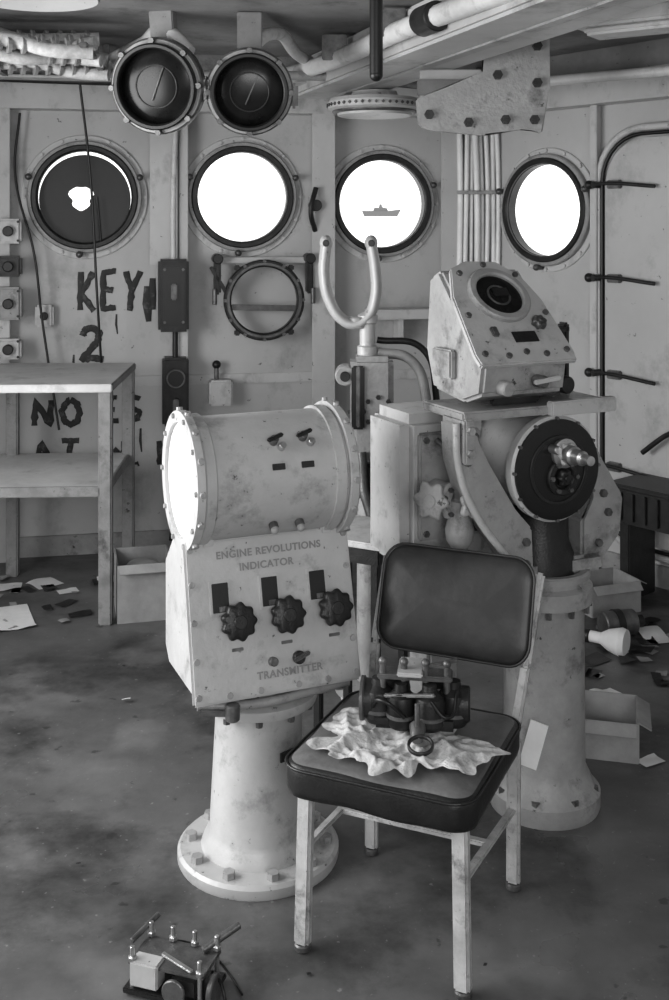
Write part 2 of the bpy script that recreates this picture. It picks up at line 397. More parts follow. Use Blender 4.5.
for i,(z,h,m) in enumerate(((1.62,.12,M_trim),(1.45,.1,M_dark),(1.27,.16,M_mach2),(1.05,.1,M_trim))):
    g=G('light_switch', wa(-1.63,.08,z), AR)
    g.box('case',(0,-.04,0),(.12,.08,h),m,.012); g.cyl('knob',(0,-.08,0),(0,-.11,0),.025,M_dark); g.bolts('screws',[((x,-.081,zz),(0,-1,0)) for x in (-.045,.045) for zz in (-h*.38,h*.38)],.007,.004,M_dark)
g=G('hanging_cable', wa(-1.24,.3,1.6), 0)
g.tube('wire',[(-.03,-.1,.75),(.0,0,.3),(.03,.02,-.3),(.05,.1,-.9)],.006,M_black)
g=G('wall_cable', wa(-1.6,.05,1.6), 0)
g.tube('wire',[(.02,-.02,.6),(.0,-.03,.3),(.1,-.05,-.1),(.13,-.03,-.4),(.22,-.05,-.95)],.006,M_black)
g=G('porthole_storm_cover', wa(-.385,.10,1.27), AR)
ax=(0,-1,0)
g.ring('ring',(0,0,0),ax,.168,.205,.04,M_dark); g.ring('bead',(0,-.04,0),ax,.175,.192,.010,M_mid)
g.bar('cross_strap',(-.165,-.01,-.035),(.165,-.01,-.045),.012,.03,M_mid)
g.circbolts('bolts',(0,-.035,0),ax,.198,12,.010,.014,M_mid)
for i,a in enumerate((50,130,230,310)):
    g.box('lug_%d'%i,(.212*cos(radians(a)),-.02,.212*sin(radians(a))),(.03,.03,.03),M_dark,.006)
for sx in (-1,1):
    g.box('hinge_arm_%d'%(sx+1),(sx*.235,0,.13),(.035,.06,.2),M_dark,.01)
    g.cyl('hinge_pin_%d'%(sx+1),(sx*.235,-.05,.21),(sx*.235,.06,.21),.026,M_dark)
    g.cyl('stud_%d'%(sx+1),(sx*.25,-.03,-.02),(sx*.25,-.03,.06),.012,M_mid)
g.box('mount',(0,.06,.2),(.5,.07,.03),M_trim)
g.bar('stay',(-.27,-.02,.17),(-.18,-.02,.02),.02,.02,M_dark)
g=G('wall_clamp', wa(-.12,.1,1.72), AR)
g.tube('hook',[(0,0,-.1),(-.03,-.05,.0),(0,-.03,.12)],.013,M_dark); g.cyl('pivot',(0,-.04,.03),(0,.04,.03),.03,M_dark); g.box('plate',(.0,.03,0),(.05,.06,.16),M_trim)

# ------------------------------------------------------------ ceiling equipment
def rep(name,x,y,z,r,rz,rx):
    g=G(name,(x,y,z),rz,rx)
    ax=(0,-1,0)
    g.rev('housing',[(0,-.14),(r*.5,-.14),(r*.8,-.10),(r*.97,-.03),(r*.99,.03),(r*.85,.035)],(0,0,0),ax,M_mach2)
    g.ring('bezel',(0,0.01,0),ax,r*.88,r*1.03,.04,M_mid)
    g.ring('inner_bezel',(0,-.02,0),ax,r*.80,r*.92,.036,M_black)
    g.rev('dial',[(0,.03),(r*.4,.028),(r*.7,.02),(r*.82,.012)],(0,0,0),ax,M_glass,40)
    g.ring('dial_scale',(0,-.026,0),ax,r*.44,r*.47,.004,M_dark)
    g.bar('pointer',(-r*.1,-.034,-r*.3),(r*.2,-.034,r*.4),.008,.004,M_mid)
    g.circbolts('lugs',(0,-.03,0),ax,r*.97,8,.012,.02,M_mid,8)
    g.box('handle',(r*1.05,0,-r*.1),(.03,.04,.09),M_mid,.01)
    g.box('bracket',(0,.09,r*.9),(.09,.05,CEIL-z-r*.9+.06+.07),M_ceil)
    return g
rep('gauge_repeater',-.63,3.95,2.15,.168,-12,12)
rep('gauge_repeater',-.305,3.95,2.13,.152,4,12)
g=G('ceiling_lamp',(-.86,3.15,2.32))
g.rev('shade',[(.0,.1),(.05,.1),(.06,.04),(.16,.0),(.185,-.02),(.18,-.025),(.05,.0),(0,.0)],(0,0,0),(0,0,1),M_trim)
g.cyl('stem',(0,0,.04),(0,0,.1),.03,M_mid)
g=G('cable_tray',(-1.35,4.25,2.29),6)
for i in range(8):
    random.seed(i); g.tube('cable_%d'%i,[(x*.15, .095*i-.35+.03*random.uniform(-1,1), (.03*(i%3))+.016*sin(x*2+i)+.02-.012*abs(x)) for x in range(-5,4)],.026,M_rope)
    g.bolts('binding_%d'%i,[((x*.05,.095*i-.35,.03*(i%3)+.0),(1,.4,0)) for x in range(-14,9)],.031,.012,M_mach2,12)
g.tube('loose_coil',[(-.1,-.38,-.02),(.0,-.40,-.08),(.08,-.38,-.03),(.0,-.36,.03),(-.1,-.38,-.05),(-.3,-.38,-.06)],.010,M_dark)
for i,x in enumerate((-.55,0,.42)): g.box('hanger_%d'%i,(x,.0,.0),(.03,.80,.02),M_mid); g.box('drop_%d'%i,(x,.4,.06),(.03,.02,.14),M_mid)
g=G('ceiling_pipe',(0,0,2.32))
g.tube('run',[(-.55,5.4,0),(-.15,4.8,0),(.31,3.575,0),(.6,2.9,.0)],.036,M_pipe)
g.cyl('coupling',(.29,3.63,0),(.33,3.52,0),.05,M_dark); 
for i,p in enumerate(((-.0,4.4),(.2,3.86))): g.box('strap_%d'%i,(p[0],p[1],.04),(.1,.03,.1),M_mid)
g=G('ceiling_pipe',(-.5,4.3,2.33))
g.tube('bend_left',[(-.5,.5,.03),(-.25,.0,.03),(-.1,-.3,.02),(-.02,-.35,-.06)],.025,M_pipe)
g.tube('bend_right',[(.5,.9,.02),(.35,.3,.03),(.25,-.2,.03),(.18,-.3,-.05)],.025,M_pipe)
g.tube('cross_run',[(-.6,.3,-.04),(-.3,.3,-.05),(.6,.5,-.04),(1.3,1.1,-.05)],.02,M_mach2)
g.tube('dark_run',[(-1.2,.75,.0),(-.3,.8,-.02),(.6,.9,.0),(1.1,1.2,.0)],.018,M_dark)
g=G('ceiling_duct',(.34,4.1,2.335),0)
a=Vector((-.39,1.2,0)); bb=Vector((.55,-1.6,0))
g.bar('duct',a,bb,.34,.16,M_duct,.012)
g.bar('seam',a+Vector((.02,0,-.083)),bb+Vector((.02,0,-.083)),.05,.008,M_mach2)
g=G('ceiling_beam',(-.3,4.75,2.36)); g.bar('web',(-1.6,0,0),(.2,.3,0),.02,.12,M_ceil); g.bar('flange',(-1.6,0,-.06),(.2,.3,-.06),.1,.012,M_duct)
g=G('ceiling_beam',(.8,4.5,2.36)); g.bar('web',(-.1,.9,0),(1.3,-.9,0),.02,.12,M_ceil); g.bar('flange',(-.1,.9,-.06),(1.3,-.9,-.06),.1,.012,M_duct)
g=G('gusset_bracket',(.57,4.2,2.13))
g.prism('plate',[(-.25,-.10),(-.26,.0),(.0,.10),(.0,.28),(.25,.28),(.25,.05),(.22,-.13),(.14,-.11),(.0,-.14),(-.2,-.12)],-.02,.02,M_mach2,'xz',.006)
g.bolts('bolts',[((x,-.02,z),(0,-1,0)) for x,z in ((-.21,-.06),(-.06,-.09),(.08,-.08),(.19,-.08),(.2,.06),(.05,.09),(.2,.2),(.04,.2))],.02,.018,M_dark)
g.box('angle_iron',(.0,.05,.05),(.5,.05,.06),M_ceil); g.box('second_plate',(-.12,.06,.05),(.24,.03,.14),M_duct)
g=G('periscope_rod',(.125,3.3,2.25)); g.cyl('rod',(0,0,-.15),(0,0,.17),.02,M_black); g.cyl('flange',(0,0,.15),(0,0,.17),.05,M_dark); g.ball('tip',(0,0,-.15),.02,M_black)
g=G('round_ceiling_fixture',(.18,4.95,2.2))
g.rev('body',[(0,.05),(.10,.05),(.11,.02),(.2,.015),(.21,.0),(.21,-.03),(.17,-.045),(.165,-.06),(.0,-.065)],(0,0,0),(0,0,1),M_trim)
g.ring('guard_ring',(0,0,-.03),(0,0,-1),.15,.19,.02,M_mid)
g.cyl('stem',(0,0,.05),(0,0,.22),.05,M_mid)
g.bolts('ribs',[((.21*cos(t),.21*sin(t),-.015),(cos(t),sin(t),0)) for t in [2*pi*i/44 for i in range(44)]],.008,.006,M_mid,4)
g=G('ceiling_pipe',(1.1,4.7,2.27)); g.tube('run',[(-.5,.3,.0),(0,-.1,.0),(.9,-.9,-.02)],.022,M_pipe); g.cyl('gland',(-.45,.25,0),(-.36,.19,0),.035,M_dark)
g=G('fluorescent_ceiling_light',(1.15,3.75,2.34),-35); g.box('tray',(0,0,.03),(.65,.2,.06),M_trim,.01); g.box('lens',(0,0,-.01),(.58,.14,.03),M_trim,.01); g.box('mount',(0,0,.06),(.1,.1,.05),M_mid)

# ------------------------------------------------------------ workbench
g=G('workbench',(-1.42,4.86,0),2.5)
g.box('top',(0,0,.985),(.98,.72,.02),M_wood,.006)
g.box('top_rim_front',(0,-.355,.978),(.98,.018,.032),M_wood,.004); g.box('top_rim_side',(.482,0,.978),(.018,.70,.032),M_bench,.004)
for i,(x,y) in enumerate(((.46,-.33),(.46,.32),(-.08,.32),(-.46,-.33),(-.46,.32))):
    g.box('leg_%d'%i,(x,y,.485),(.055,.05,.97),M_bench,.006)
g.box('shelf',(0,0,.56),(.93,.68,.022),M_wood,.004)
g.box('shelf_rim',(0,-.34,.55),(.93,.018,.042),M_bench,.004); g.box('shelf_rim_side',(.46,0,.55),(.018,.62,.042),M_bench,.004)

def openbox(name,loc,rz,w,d,h,m,flaps=True):
    g=G(name,loc,rz); t=.006
    g.box('bottom',(0,0,t/2),(w,d,t),m,.001)
    g.box('side_front',(0,-d/2,h/2),(w,t,h),m,.001); g.box('side_back',(0,d/2,h/2),(w,t,h),m,.001)
    g.box('side_left',(-w/2,0,h/2),(t,d,h),m,.001); g.box('side_right',(w/2,0,h/2),(t,d,h),m,.001)
    if flaps:
        g.bar('flap_front',(0,-d/2-.03,h-.03),(0,-d/2,h),w*.95,t*.7,m,.001,up=(0,1,0)) 
        g.bar('flap_right',(w/2+.04,0,h-.02),(w/2,0,h),d*.9,t*.7,m,.001,up=(1,0,0))
    return g
b1=openbox('cardboard_box',(-.82,4.70,0),14,.22,.26,.24,M_card)
b1.ball('crumpled_paper',(0,0,.19),.06,M_mach2,(1.2,1,.6))
openbox('cardboard_box',(.85,3.5,0),-14,.22,.22,.12,M_card)
openbox('cardboard_box',(1.16,4.75,0),20,.24,.2,.13,M_card)
g=G('radiator_heater',wb(1.55,.05,.42),BR); g.box('case',(0,-.13,0),(.9,.24,.16),M_dark,.01); g.box('top',(0,-.13,.085),(.94,.27,.02),M_dark,.004)
for i in range(14): g.box('fin_%d'%i,(-.4+.062*i,-.255,0),(.012,.02,.12),M_dark,.002)
g.box('foot_a',(-.4,-.13,-.25),(.05,.2,.34),M_dark); g.box('foot_b',(.4,-.13,-.25),(.05,.2,.34),M_dark)

# ------------------------------------------------------------ engine revolutions indicator
g=G('engine_revolution_indicator',(-.2,2.89,0),23)
g.rev('pedestal',[(0,0),(.208,0),(.211,.006),(.211,.026),(.203,.034),(.15,.036),(.145,.05),(.135,.07),(.128,.085),(.112,.38),(.115,.40),(.152,.41),(.156,.42),(.156,.435),(.13,.445),(.12,.47),(.12,.5),(0,.5)],(0,0,0),(0,0,1),M_mach,56)
g.circbolts('base_bolts',(0,0,.033),(0,0,1),.178,10,.017,.018,M_mach2,6,.3)
g.circbolts('head_bolts',(0,0,.405),(0,0,-1),.138,10,.01,.012,M_mid,6)
g.prism('console_body',[(-.155,.49),(-.065,.86),(.05,.86),(.15,.76),(.15,.53),(.11,.49)],-.212,.212,M_mach,'yz',.008)
E=Vector((0,.2487,.9686)); Nn=Vector((0,-.9686,.2487))
def pp(u,v,h=0): return Vector((u,-.157,.485))+E*v+Nn*h
R=Matrix((Vector((1,0,0)),E,Nn)).transposed()
g.box('front_panel',pp(0,.19,.004),(.445,.385,.014),M_mach,.006,R)
bl=[]
for v in (.018,.1,.19,.28,.362):
    for u in (-.208,.208): bl.append((pp(u,v,.01),Nn))
for u in (-.13,-.05,.05,.13):
    bl.append((pp(u,.012,.01),Nn))
g.bolts('panel_screws',bl,.0085,.006,M_mach2,10)
g.text('lettering_top','ENGINE REVOLUTIONS',.025,pp(0,.342,.011),((1,0,0),E,Nn),M_emb)
g.text('lettering_mid','INDICATOR',.025,pp(-.01,.308,.011),((1,0,0),E,Nn),M_emb)
g.text('lettering_low','TRANSMITTER',.025,pp(.03,.045,.011),((1,0,0),E,Nn),M_emb)
for i,u in enumerate((-.138,-.008,.122)):
    g.box('window_frame_%d'%i,pp(u,.242,.012),(.056,.084,.006),M_mach,.002,R)
    g.box('window_glass_%d'%i,pp(u,.242,.0155),(.042,.07,.003),M_black,.001,R)
    g.box('digit_%d'%i,pp(u+.005,.215,.0175),(.02,.012,.001),M_mid,0,R)
    ku=u+.036; g.cyl('knob_boss_%d'%i,pp(ku,.18,.008),pp(ku,.18,.03),.026,M_mach2)
    g.knob('knob_%d'%i,pp(ku,.182,.028),Nn,.044,.024,9,M_dark,.08)
    g.box('knob_plate_%d'%i,pp(ku,.115,.011),(.03,.008,.003),M_mid,.001,R)
g.cyl('push_button',pp(-.015,.075,.008),pp(-.015,.075,.03),.011,M_mid)
g.cyl('lock_boss',pp(.055,.075,.008),pp(.055,.075,.025),.016,M_dark); g.bar('lock_lever',pp(.035,.07,.03),pp(.08,.085,.03),.012,.01,M_mid)
ax=(1,0,0); o=(0,-.005,1.0)
g.rev('drum_shell',[(.158,-.2),(.158,.2)],o,ax,M_mach,64)
g.ring('left_rim',(-.215,-.005,1.0),ax,.146,.176,.026,M_mach,64); g.ring('left_band',(-.19,-.005,1.0),ax,.15,.166,.03,M_mach,64)
g.ring('right_rim',(.19,-.005,1.0),ax,.146,.176,.026,M_mach,64); g.ring('right_band',(.155,-.005,1.0),ax,.15,.166,.03,M_mach,64)
g.rev('left_dial',[(0,-.209),(.08,-.2085),(.15,-.205),(.15,-.2)],o,ax,M_white,64)
g.rev('right_dial',[(0,.209),(.08,.2085),(.15,.205),(.15,.2)],o,ax,M_white,64)
g.circbolts('left_rim_bolts',(-.215,-.005,1.0),(-1,0,0),.164,10,.007,.006,M_mach2,8)
g.bolts('right_rim_lugs',[((.203,-.005+.176*cos(t),1.0+.176*sin(t)),(0,cos(t),sin(t))) for t in [2*pi*i/14 for i in range(14)]],.009,.008,M_mach2,8)
g.bolts('left_rim_lugs',[((-.203,-.005+.176*cos(t),1.0+.176*sin(t)),(0,cos(t),sin(t))) for t in [2*pi*i/14 for i in range(14)]],.009,.008,M_mach2,8)
def dp(x,a,h=0): a=radians(a); return Vector((x,-.005-(.158+h)*cos(a),1.0+(.158+h)*sin(a)))
for i,(x,a) in enumerate(((-.005,40),(.075,42))):
    g.cyl('latch_post_%d'%i,dp(x,a),dp(x,a,.022),.011,M_mid)
    g.bar('latch_bar_%d'%i,dp(x-.022,a-2,.024),dp(x+.022,a+3,.024),.012,.01,M_dark)
    g.cyl('latch_stub_%d'%i,dp(x+.018,a-6),dp(x+.018,a-6,.02),.009,M_steel)
for i,x in enumerate((.0,.078)):
    g.box('name_plate_%d'%i,dp(x,17,.001),(.034,.004,.016),M_dark,.001,Matrix.Rotation(radians(-17),3,'X'))
for i,x in enumerate((-.005,.065)):
    g.cyl('drain_%d'%i,dp(x,-40),dp(x,-40,.018),.012,M_mid); g.ball('drain_nut_%d'%i,dp(x,-40,.02),.011,M_mach2)
g.box('drum_saddle_left',(-.16,0,.865),(.03,.16,.05),M_mach); g.box('drum_saddle_right',(.16,0,.865),(.03,.16,.05),M_mach)
g.tube('bottom_cable',[(-.2,-.12,.468),(-.05,-.15,.462),(.1,-.14,.466),(.2,-.13,.47)],.012,M_mach2)
for i,x in enumerate((-.14,-.06,.13,.18)):
    g.cyl('gland_%d'%i,(x,-.12,.49),(x,-.12,.45),.016,M_mach2); g.cyl('gland_nut_%d'%i,(x,-.12,.468),(x,-.12,.456),.021,M_mid,seg=6)
g.bar('clamp_lever',(-.2,-.14,.46),(-.12,-.165,.455),.016,.014,M_mid); g.cyl('cam',(-.125,-.17,.44),(-.125,-.17,.48),.018,M_mid)
g.box('pedestal_plate',(.045,-.112,.30),(.06,.006,.024),M_dark,.001,Matrix.Rotation(radians(20),3,'Z'))

# ------------------------------------------------------------ chair
g=G('office_chair',(.186,2.621,0),-23.9)
for nm,x,y in (('leg_front_left',-.19,-.21),('leg_front_right',.19,-.21)):
    g.bar(nm,(x,y,.012),(x*.96,y*.97,.385),.036,.028,M_chair,.006,up=(0,1,0)); g.cyl(nm+'_foot',(x,y,0),(x,y,.016),.019,M_mid)
for nm,sx in (('leg_rear_left',-1),('leg_rear_right',1)):
    pts=[(sx*.19,.21,.012),(sx*.19+.004,.20,.38),(sx*.202+.014,.235,.55),(sx*.208+.026,.315,.76)]
    for i,(p,q) in enumerate(zip(pts,pts[1:])): g.bar('%s_seg%d'%(nm,i),p,q,.024 if i else .034,.022,M_chair,.006,up=(0,1,0))
    g.cyl(nm+'_foot',(sx*.19,.21,0),(sx*.19,.21,.016),.019,M_mid)
    g.bar('rung_side_%d'%(sx+1),(sx*.183,-.2,.235),(sx*.19,.2,.2),.02,.012,M_chair)
    g.bar('seat_rail_%d'%(sx+1),(sx*.18,-.2,.365),(sx*.185,.2,.365),.024,.024,M_chair)
g.bar('rung_cross',(-.185,.0,.218),(.185,.0,.218),.02,.012,M_chair)
g.bar('rail_front',(-.18,-.195,.365),(.18,-.195,.365),.024,.024,M_chair); g.bar('rail_rear',(-.18,.19,.365),(.18,.19,.365),.024,.024,M_chair)
g.cushion('seat',.45,.455,.078,.06,[M_vinyl,M_vtop],.074,None,(.0,-.040,.368))
tilt=90-19
g.cushion('backrest',.405,.262,.035,.055,[M_vback],9,Matrix.Rotation(radians(tilt),3,'X'),(.022,.292,.66),bend=.25)
g.bar('back_rear_plate',(.02,.255,.565),(.02,.325,.76),.34,.008,M_mid,.003,up=(0,1,0))

def rag(name,loc,rz,w,d,seed,z=.0,holder=None):
    bm=bmesh.new(); n=76; V=[]
    for i in range(n+1):
        row=[]
        for j in range(n+1):
            a=i/n*2-1; b=j/n*2-1
            x=a*sqrt(1-b*b/2); y=b*sqrt(1-a*a/2)
            th=math.atan2(y,x); k=1+.50*noise.noise(Vector((cos(th)*1.6+seed,sin(th)*1.6,0)))+.30*noise.noise(Vector((cos(th)*4+seed,sin(th)*4,3)))
            px=x*w/2*k; py=y*d/2*k
            wv=noise.noise(Vector((px*7+seed,py*7,2)))*.05
            f1=1-abs(noise.noise(Vector(((px+wv)*12+seed,(py-wv)*9,0))))*2.8
            f2=1-abs(noise.noise(Vector(((px-wv)*26,(py+wv)*26+seed,5))))*2.8
            h=max(0,f1)*.015+max(0,f2)*.008
            edge=max(0,1-(x*x+y*y))
            h*=.35+.65*min(1,edge*3)
            row.append(bm.verts.new((px,py,z+h)))
        V.append(row)
    for i in range(n):
        for j in range(n): bm.faces.new((V[i][j],V[i+1][j],V[i+1][j+1],V[i][j+1]))
    gg=G(name,loc,rz); gg.fin('cloth',bm,M_cloth,80); return gg
rag('rag',(.155,2.525,.459),-22,.37,.30,3.7)

# mechanism on seat
g=G('gyro_mechanism',(.190,2.585,.472),-8)
g.box('base_casting',(0,0,.03),(.21,.10,.045),M_dark,.015)
for i,(x,y,r) in enumerate(((-.085,-.01,.036),(-.03,-.035,.034),(.035,-.035,.036),(.09,-.005,.036),(-.05,.04,.036),(.05,.04,.036))):
    g.rev('canister_%d'%i,[(0,.0),(r*.8,.0),(r,.012),(r,.06),(r*.9,.072),(r*.5,.085),(r*.45,.1),(0,.1)],(x,y,.015),(0,0,1),M_black if i%2 else M_dark,24)
    g.ring('canister_band_%d'%i,(x,y,.04),(0,0,1),r*.98,r*1.06,.008,M_mid,24)
g.box('top_plate',(0,-.005,.125),(.175,.055,.012),M_mid,.003)
g.box('cross_plate',(-.01,.0,.138),(.06,.10,.01),M_mach,.003)
for i,x in enumerate((-.075,-.025,.025,.075)):
    g.cyl('post_%d'%i,(x,-.02,.06),(x,-.02,.158),.008,M_mid); g.ball('post_cap_%d'%i,(x,-.02,.158),.010,M_mid)
g.cyl('side_wheel_left',(-.125,0,.06),(-.095,0,.06),.045,M_dark); g.cyl('side_wheel_right',(.1,0,.06),(.128,0,.06),.04,M_dark)
g.ring('gear_left',(-.128,0,.06),(1,0,0),.02,.05,.01,M_mid,24)
g.cyl('nozzle',(.01,-.06,.03),(.01,-.10,.012),.02,M_mid,.014); g.ring('eye_ring',(.02,-.125,.012),(0,-.3,1),.024,.03,.008,M_dark,28)
g.cyl('spindle',(.01,-.08,.03),(.01,-.085,.09),.006,M_mid)
g.bar('link_a',(-.07,-.05,.09),(.05,-.06,.1),.012,.008,M_steel); g.bar('link_b',(-.1,.02,.1),(.1,.03,.15),.014,.008,M_mid)
g.tube('wire_a',[(-.1,-.03,.05),(-.07,-.08,.09),(-.02,-.07,.05)],.005,M_black); g.tube('wire_b',[(.1,-.03,.1),(.08,-.08,.06),(.04,-.07,.09)],.004,M_black)

# ------------------------------------------------------------ helm stand
g=G('ship_helm_stand',(.60,3.15,0),25)
g.rev('column',[(0,0),(.155,0),(.158,.01),(.158,.05),(.14,.07),(.125,.10),(.116,.12),(.113,.56),(.12,.58),(.136,.585),(.136,.63),(.12,.64),(.12,.66),(0,.66)],(0,0,0),(0,0,1),M_mach2,48)
g.circbolts('base_lugs',(0,0,.05),(0,0,1),.14,8,.014,.018,M_mid)
g.circbolts('collar_bolts',(0,0,.585),(0,0,-1),.128,12,.009,.02,M_mid)
g.rev('neck',[(.10,.65),(.10,.72),(.085,.76),(.085,.86),(.1,.88)],(-.02,0,0),(0,0,1),M_dark,32)
g.ring('collar_ring',(0,0,.655),(0,0,1),.10,.13,.02,M_mach2)
g.box('paper_tag',(-.10,-.09,.22),(.05,.003,.13),M_paper,0,Matrix.Rotation(radians(-40),3,'Z')@Matrix.Rotation(radians(15),3,'Y'))
ax=(0,-1,0); dc=(-.06,0,.985)
g.rev('drum',[(0,-.2),(.10,-.2),(.128,-.18),(.132,.10),(.142,.105),(.145,.11),(.145,.135),(.138,.14),(0,.14)],dc,ax,M_mach,56)
g.rev('drum_face',[(.137,.14),(.137,.147),(.12,.15),(.0,.151)],dc,ax,M_black,56)
g.circbolts('face_bolts',(-.06,-.14,.985),ax,.139,12,.005,.009,M_mid)
g.ring('face_inner_ring',(-.06,-.15,.985),ax,.085,.095,.004,M_dark)
g.ring('hub_ring',(-.05,-.15,.965),ax,.03,.05,.012,M_dark); g.circbolts('hub_bolts',(-.05,-.15,.965),ax,.04,6,.007,.02,M_mid)
g.knob('hub_knob',(-.05,-.15,.965),ax,.022,.025,6,M_dark)
sh=(-.045,-.15,1.030)
g.rev('wheel_shaft',[(0,0),(.04,0),(.04,.012),(.026,.016),(.026,.05),(.02,.055),(.02,.085),(.013,.09),(.013,.12),(0,.122)],sh,ax,M_steel,28)
g.knob('shaft_nut',(-.045,-.165,1.03),ax,.03,.014,6,M_mach)
g.cyl('pin_a',(-.085,-.15,1.045),(-.085,-.185,1.045),.012,M_steel)
def tz(pts,k,x0=.6): return [((x-334.5)*k-x0, 1.65-(y-225)*k) for x,y in pts]
la=tz([(436,412),(460,425),(470,455),(500,500),(520,522),(522,566),(498,556),(452,492),(438,450)],.00279)
la=[(x*1.05-.03,z) for x,z in la]
g.prism('arm_left',la,-.11,-.03,M_mach2,'xz',.006)
g.tube('arm_left_lip',[(la[i][0],-.115,la[i][1]) for i in (0,8,7,6)],.010,M_mach,smooth=True)
g.bolts('arm_left_bolts',[((x,-.11,z),(0,-1,0)) for x,z in ((la[0][0]+.03,la[0][1]-.05),(la[8][0]+.03,la[8][1]),(la[5][0]-.03,la[5][1]+.03),(la[5][0]-.03,la[5][1]+.09))],.012,.012,M_mid)
ra=tz([(600,452),(614,478),(634,506),(630,545),(604,572),(580,572),(580,525),(598,505),(590,470)],.00279)
g.prism('arm_right',[(x-.005,z) for x,z in ra],-.07,.06,M_mach2,'xz',.008)
g.bolts('arm_right_bolts',[((x-.005,-.07,z),(0,-1,0)) for x,z in tz([(612,520),(600,550),(606,500)],.00279)],.012,.012,M_mid)
g.box('arm_crossbar',(0,-.03,.69),(.30,.10,.05),M_mach2,.01)
g.box('top_shelf',(-.10,-.02,1.145),(.50,.22,.025),M_mach2,.005)
g.box('shelf_front_plate',(.03,-.135,1.15),(.22,.03,.04),M_mach,.004)
g.box('shelf_gusset_left',(-.335,-.08,1.08),(.03,.12,.12),M_mach2,.005); g.bolts('gusset_bolts',[((-.335,-.14,z),(0,-1,0)) for z in (1.05,1.11)],.012,.012,M_steel)
g.box('gearbox',(-.27,.20,.90),(.28,.24,.44),M_mach,.03)
g.box('gearbox_cover',(-.27,.075,.92),(.2,.02,.3),M_mach2,.006); g.bolts('gearbox_screws',[((x,.066,z),(0,-1,0)) for x in (-.35,-.19) for z in (.79,.92,1.05)],.01,.008,M_mid)
g.box('gearbox_support',(-.25,.2,.34),(.10,.12,.68),M_mach2,.01); g.box('support_foot',(-.25,.2,.015),(.2,.2,.03),M_mach2,.006)
# repeater head
g.box('head_pedestal',(-.15,.0,1.175),(.16,.16,.04),M_dark,.008)
hx=-.175
g.prism('head_body',[(-.15,1.20),(-.165,1.285),(.065,1.525),(.12,1.50),(.14,1.30),(.10,1.19),(-.06,1.17)],hx-.135,hx+.135,M_mach2,'yz',.01)
Eh=Vector((0,.23,.24)).normalized(); Nh=Vector((0,-.24,.23)).normalized()
def hp(u,v,h=0): return Vector((hx+u,-.165,1.285))+Eh*v+Nh*h
pl=[(-.155,-.015),(.15,-.015),(.155,.02),(.14,.20),(.11,.29),(.05,.345),(-.05,.350),(-.11,.32),(-.145,.22),(-.16,.02)]
bm=bmesh.new(); A=[bm.verts.new(hp(u,v,0)) for u,v in pl]; B=[bm.verts.new(hp(u,v,.018)) for u,v in pl]
bm.faces.new(A); bm.faces.new(B[::-1])
for i in range(len(pl)): bm.faces.new((A[i],A[(i+1)%len(pl)],B[(i+1)%len(pl)],B[i]))
bmesh.ops.bevel(bm,geom=bm.edges[:],offset=.004,segments=2,affect='EDGES')
g.fin('head_plate',bm,M_mach)
g.ring('dial_bezel',hp(0,.215,.018),Nh,.070,.094,.016,M_mach2); g.cyl('dial',hp(0,.215,.012),hp(0,.215,.022),.072,M_glass,seg=40)
g.ring('dial_inner',hp(0,.215,.022),Nh,.03,.036,.003,M_mid); g.box('dial_mask',hp(.01,.225,.024),(.05,.03,.004),M_dark,.001,Matrix((Vector((1,0,0)),Eh,Nh)).transposed())
g.bolts('plate_screws',[(hp(u,v,.018),Nh) for u,v in ((-.13,.02),(.13,.02),(-.125,.15),(.125,.15),(0,.33),(-.09,.30),(.09,.29),(0,.02),(-.06,.01),(.06,.01))],.009,.007,M_mid,8)
Rh=Matrix((Vector((1,0,0)),Eh,Nh)).transposed()
g.box('maker_plate',hp(.02,.07,.02),(.075,.035,.004),M_dark,.001,Rh)
g.knob('dimmer_knob',hp(.08,.11,.018),Nh,.02,.022,6,M_mid); g.box('plate_switch',hp(-.07,.09,.022),(.02,.03,.012),M_mid,.003,Rh)
g.cyl('front_knob',(hx+.03,-.165,1.235),(hx+.03,-.205,1.235),.017,M_mid); g.bar('front_lever',(hx,-.2,1.235),(hx+.08,-.205,1.245),.014,.012,M_mach)
g.cyl('front_knob_b',(hx-.07,-.15,1.22),(hx-.07,-.19,1.22),.02,M_mach2)
g.box('head_side_ear',(hx-.145,.02,1.27),(.02,.1,.08),M_mach2,.005); g.box('head_bracket',(hx+.18,.02,1.24),(.08,.12,.15),M_mid,.01)
g.cyl('bracket_knob',(hx+.2,-.04,1.2),(hx+.2,-.08,1.2),.025,M_dark); g.tube('head_cable',[(hx+.1,.1,1.22),(hx+.25,.12,1.3),(hx+.3,.1,1.12),(hx+.26,.1,.95)],.014,M_dark)
g.box('dark_frame',(hx+.24,.09,1.24),(.03,.05,.2),M_dark,.006); g.box('dark_frame_b',(hx+.31,.09,1.26),(.02,.04,.2),M_dark,.006); g.box('dark_frame_top',(hx+.27,.09,1.34),(.1,.04,.02),M_dark,.004)
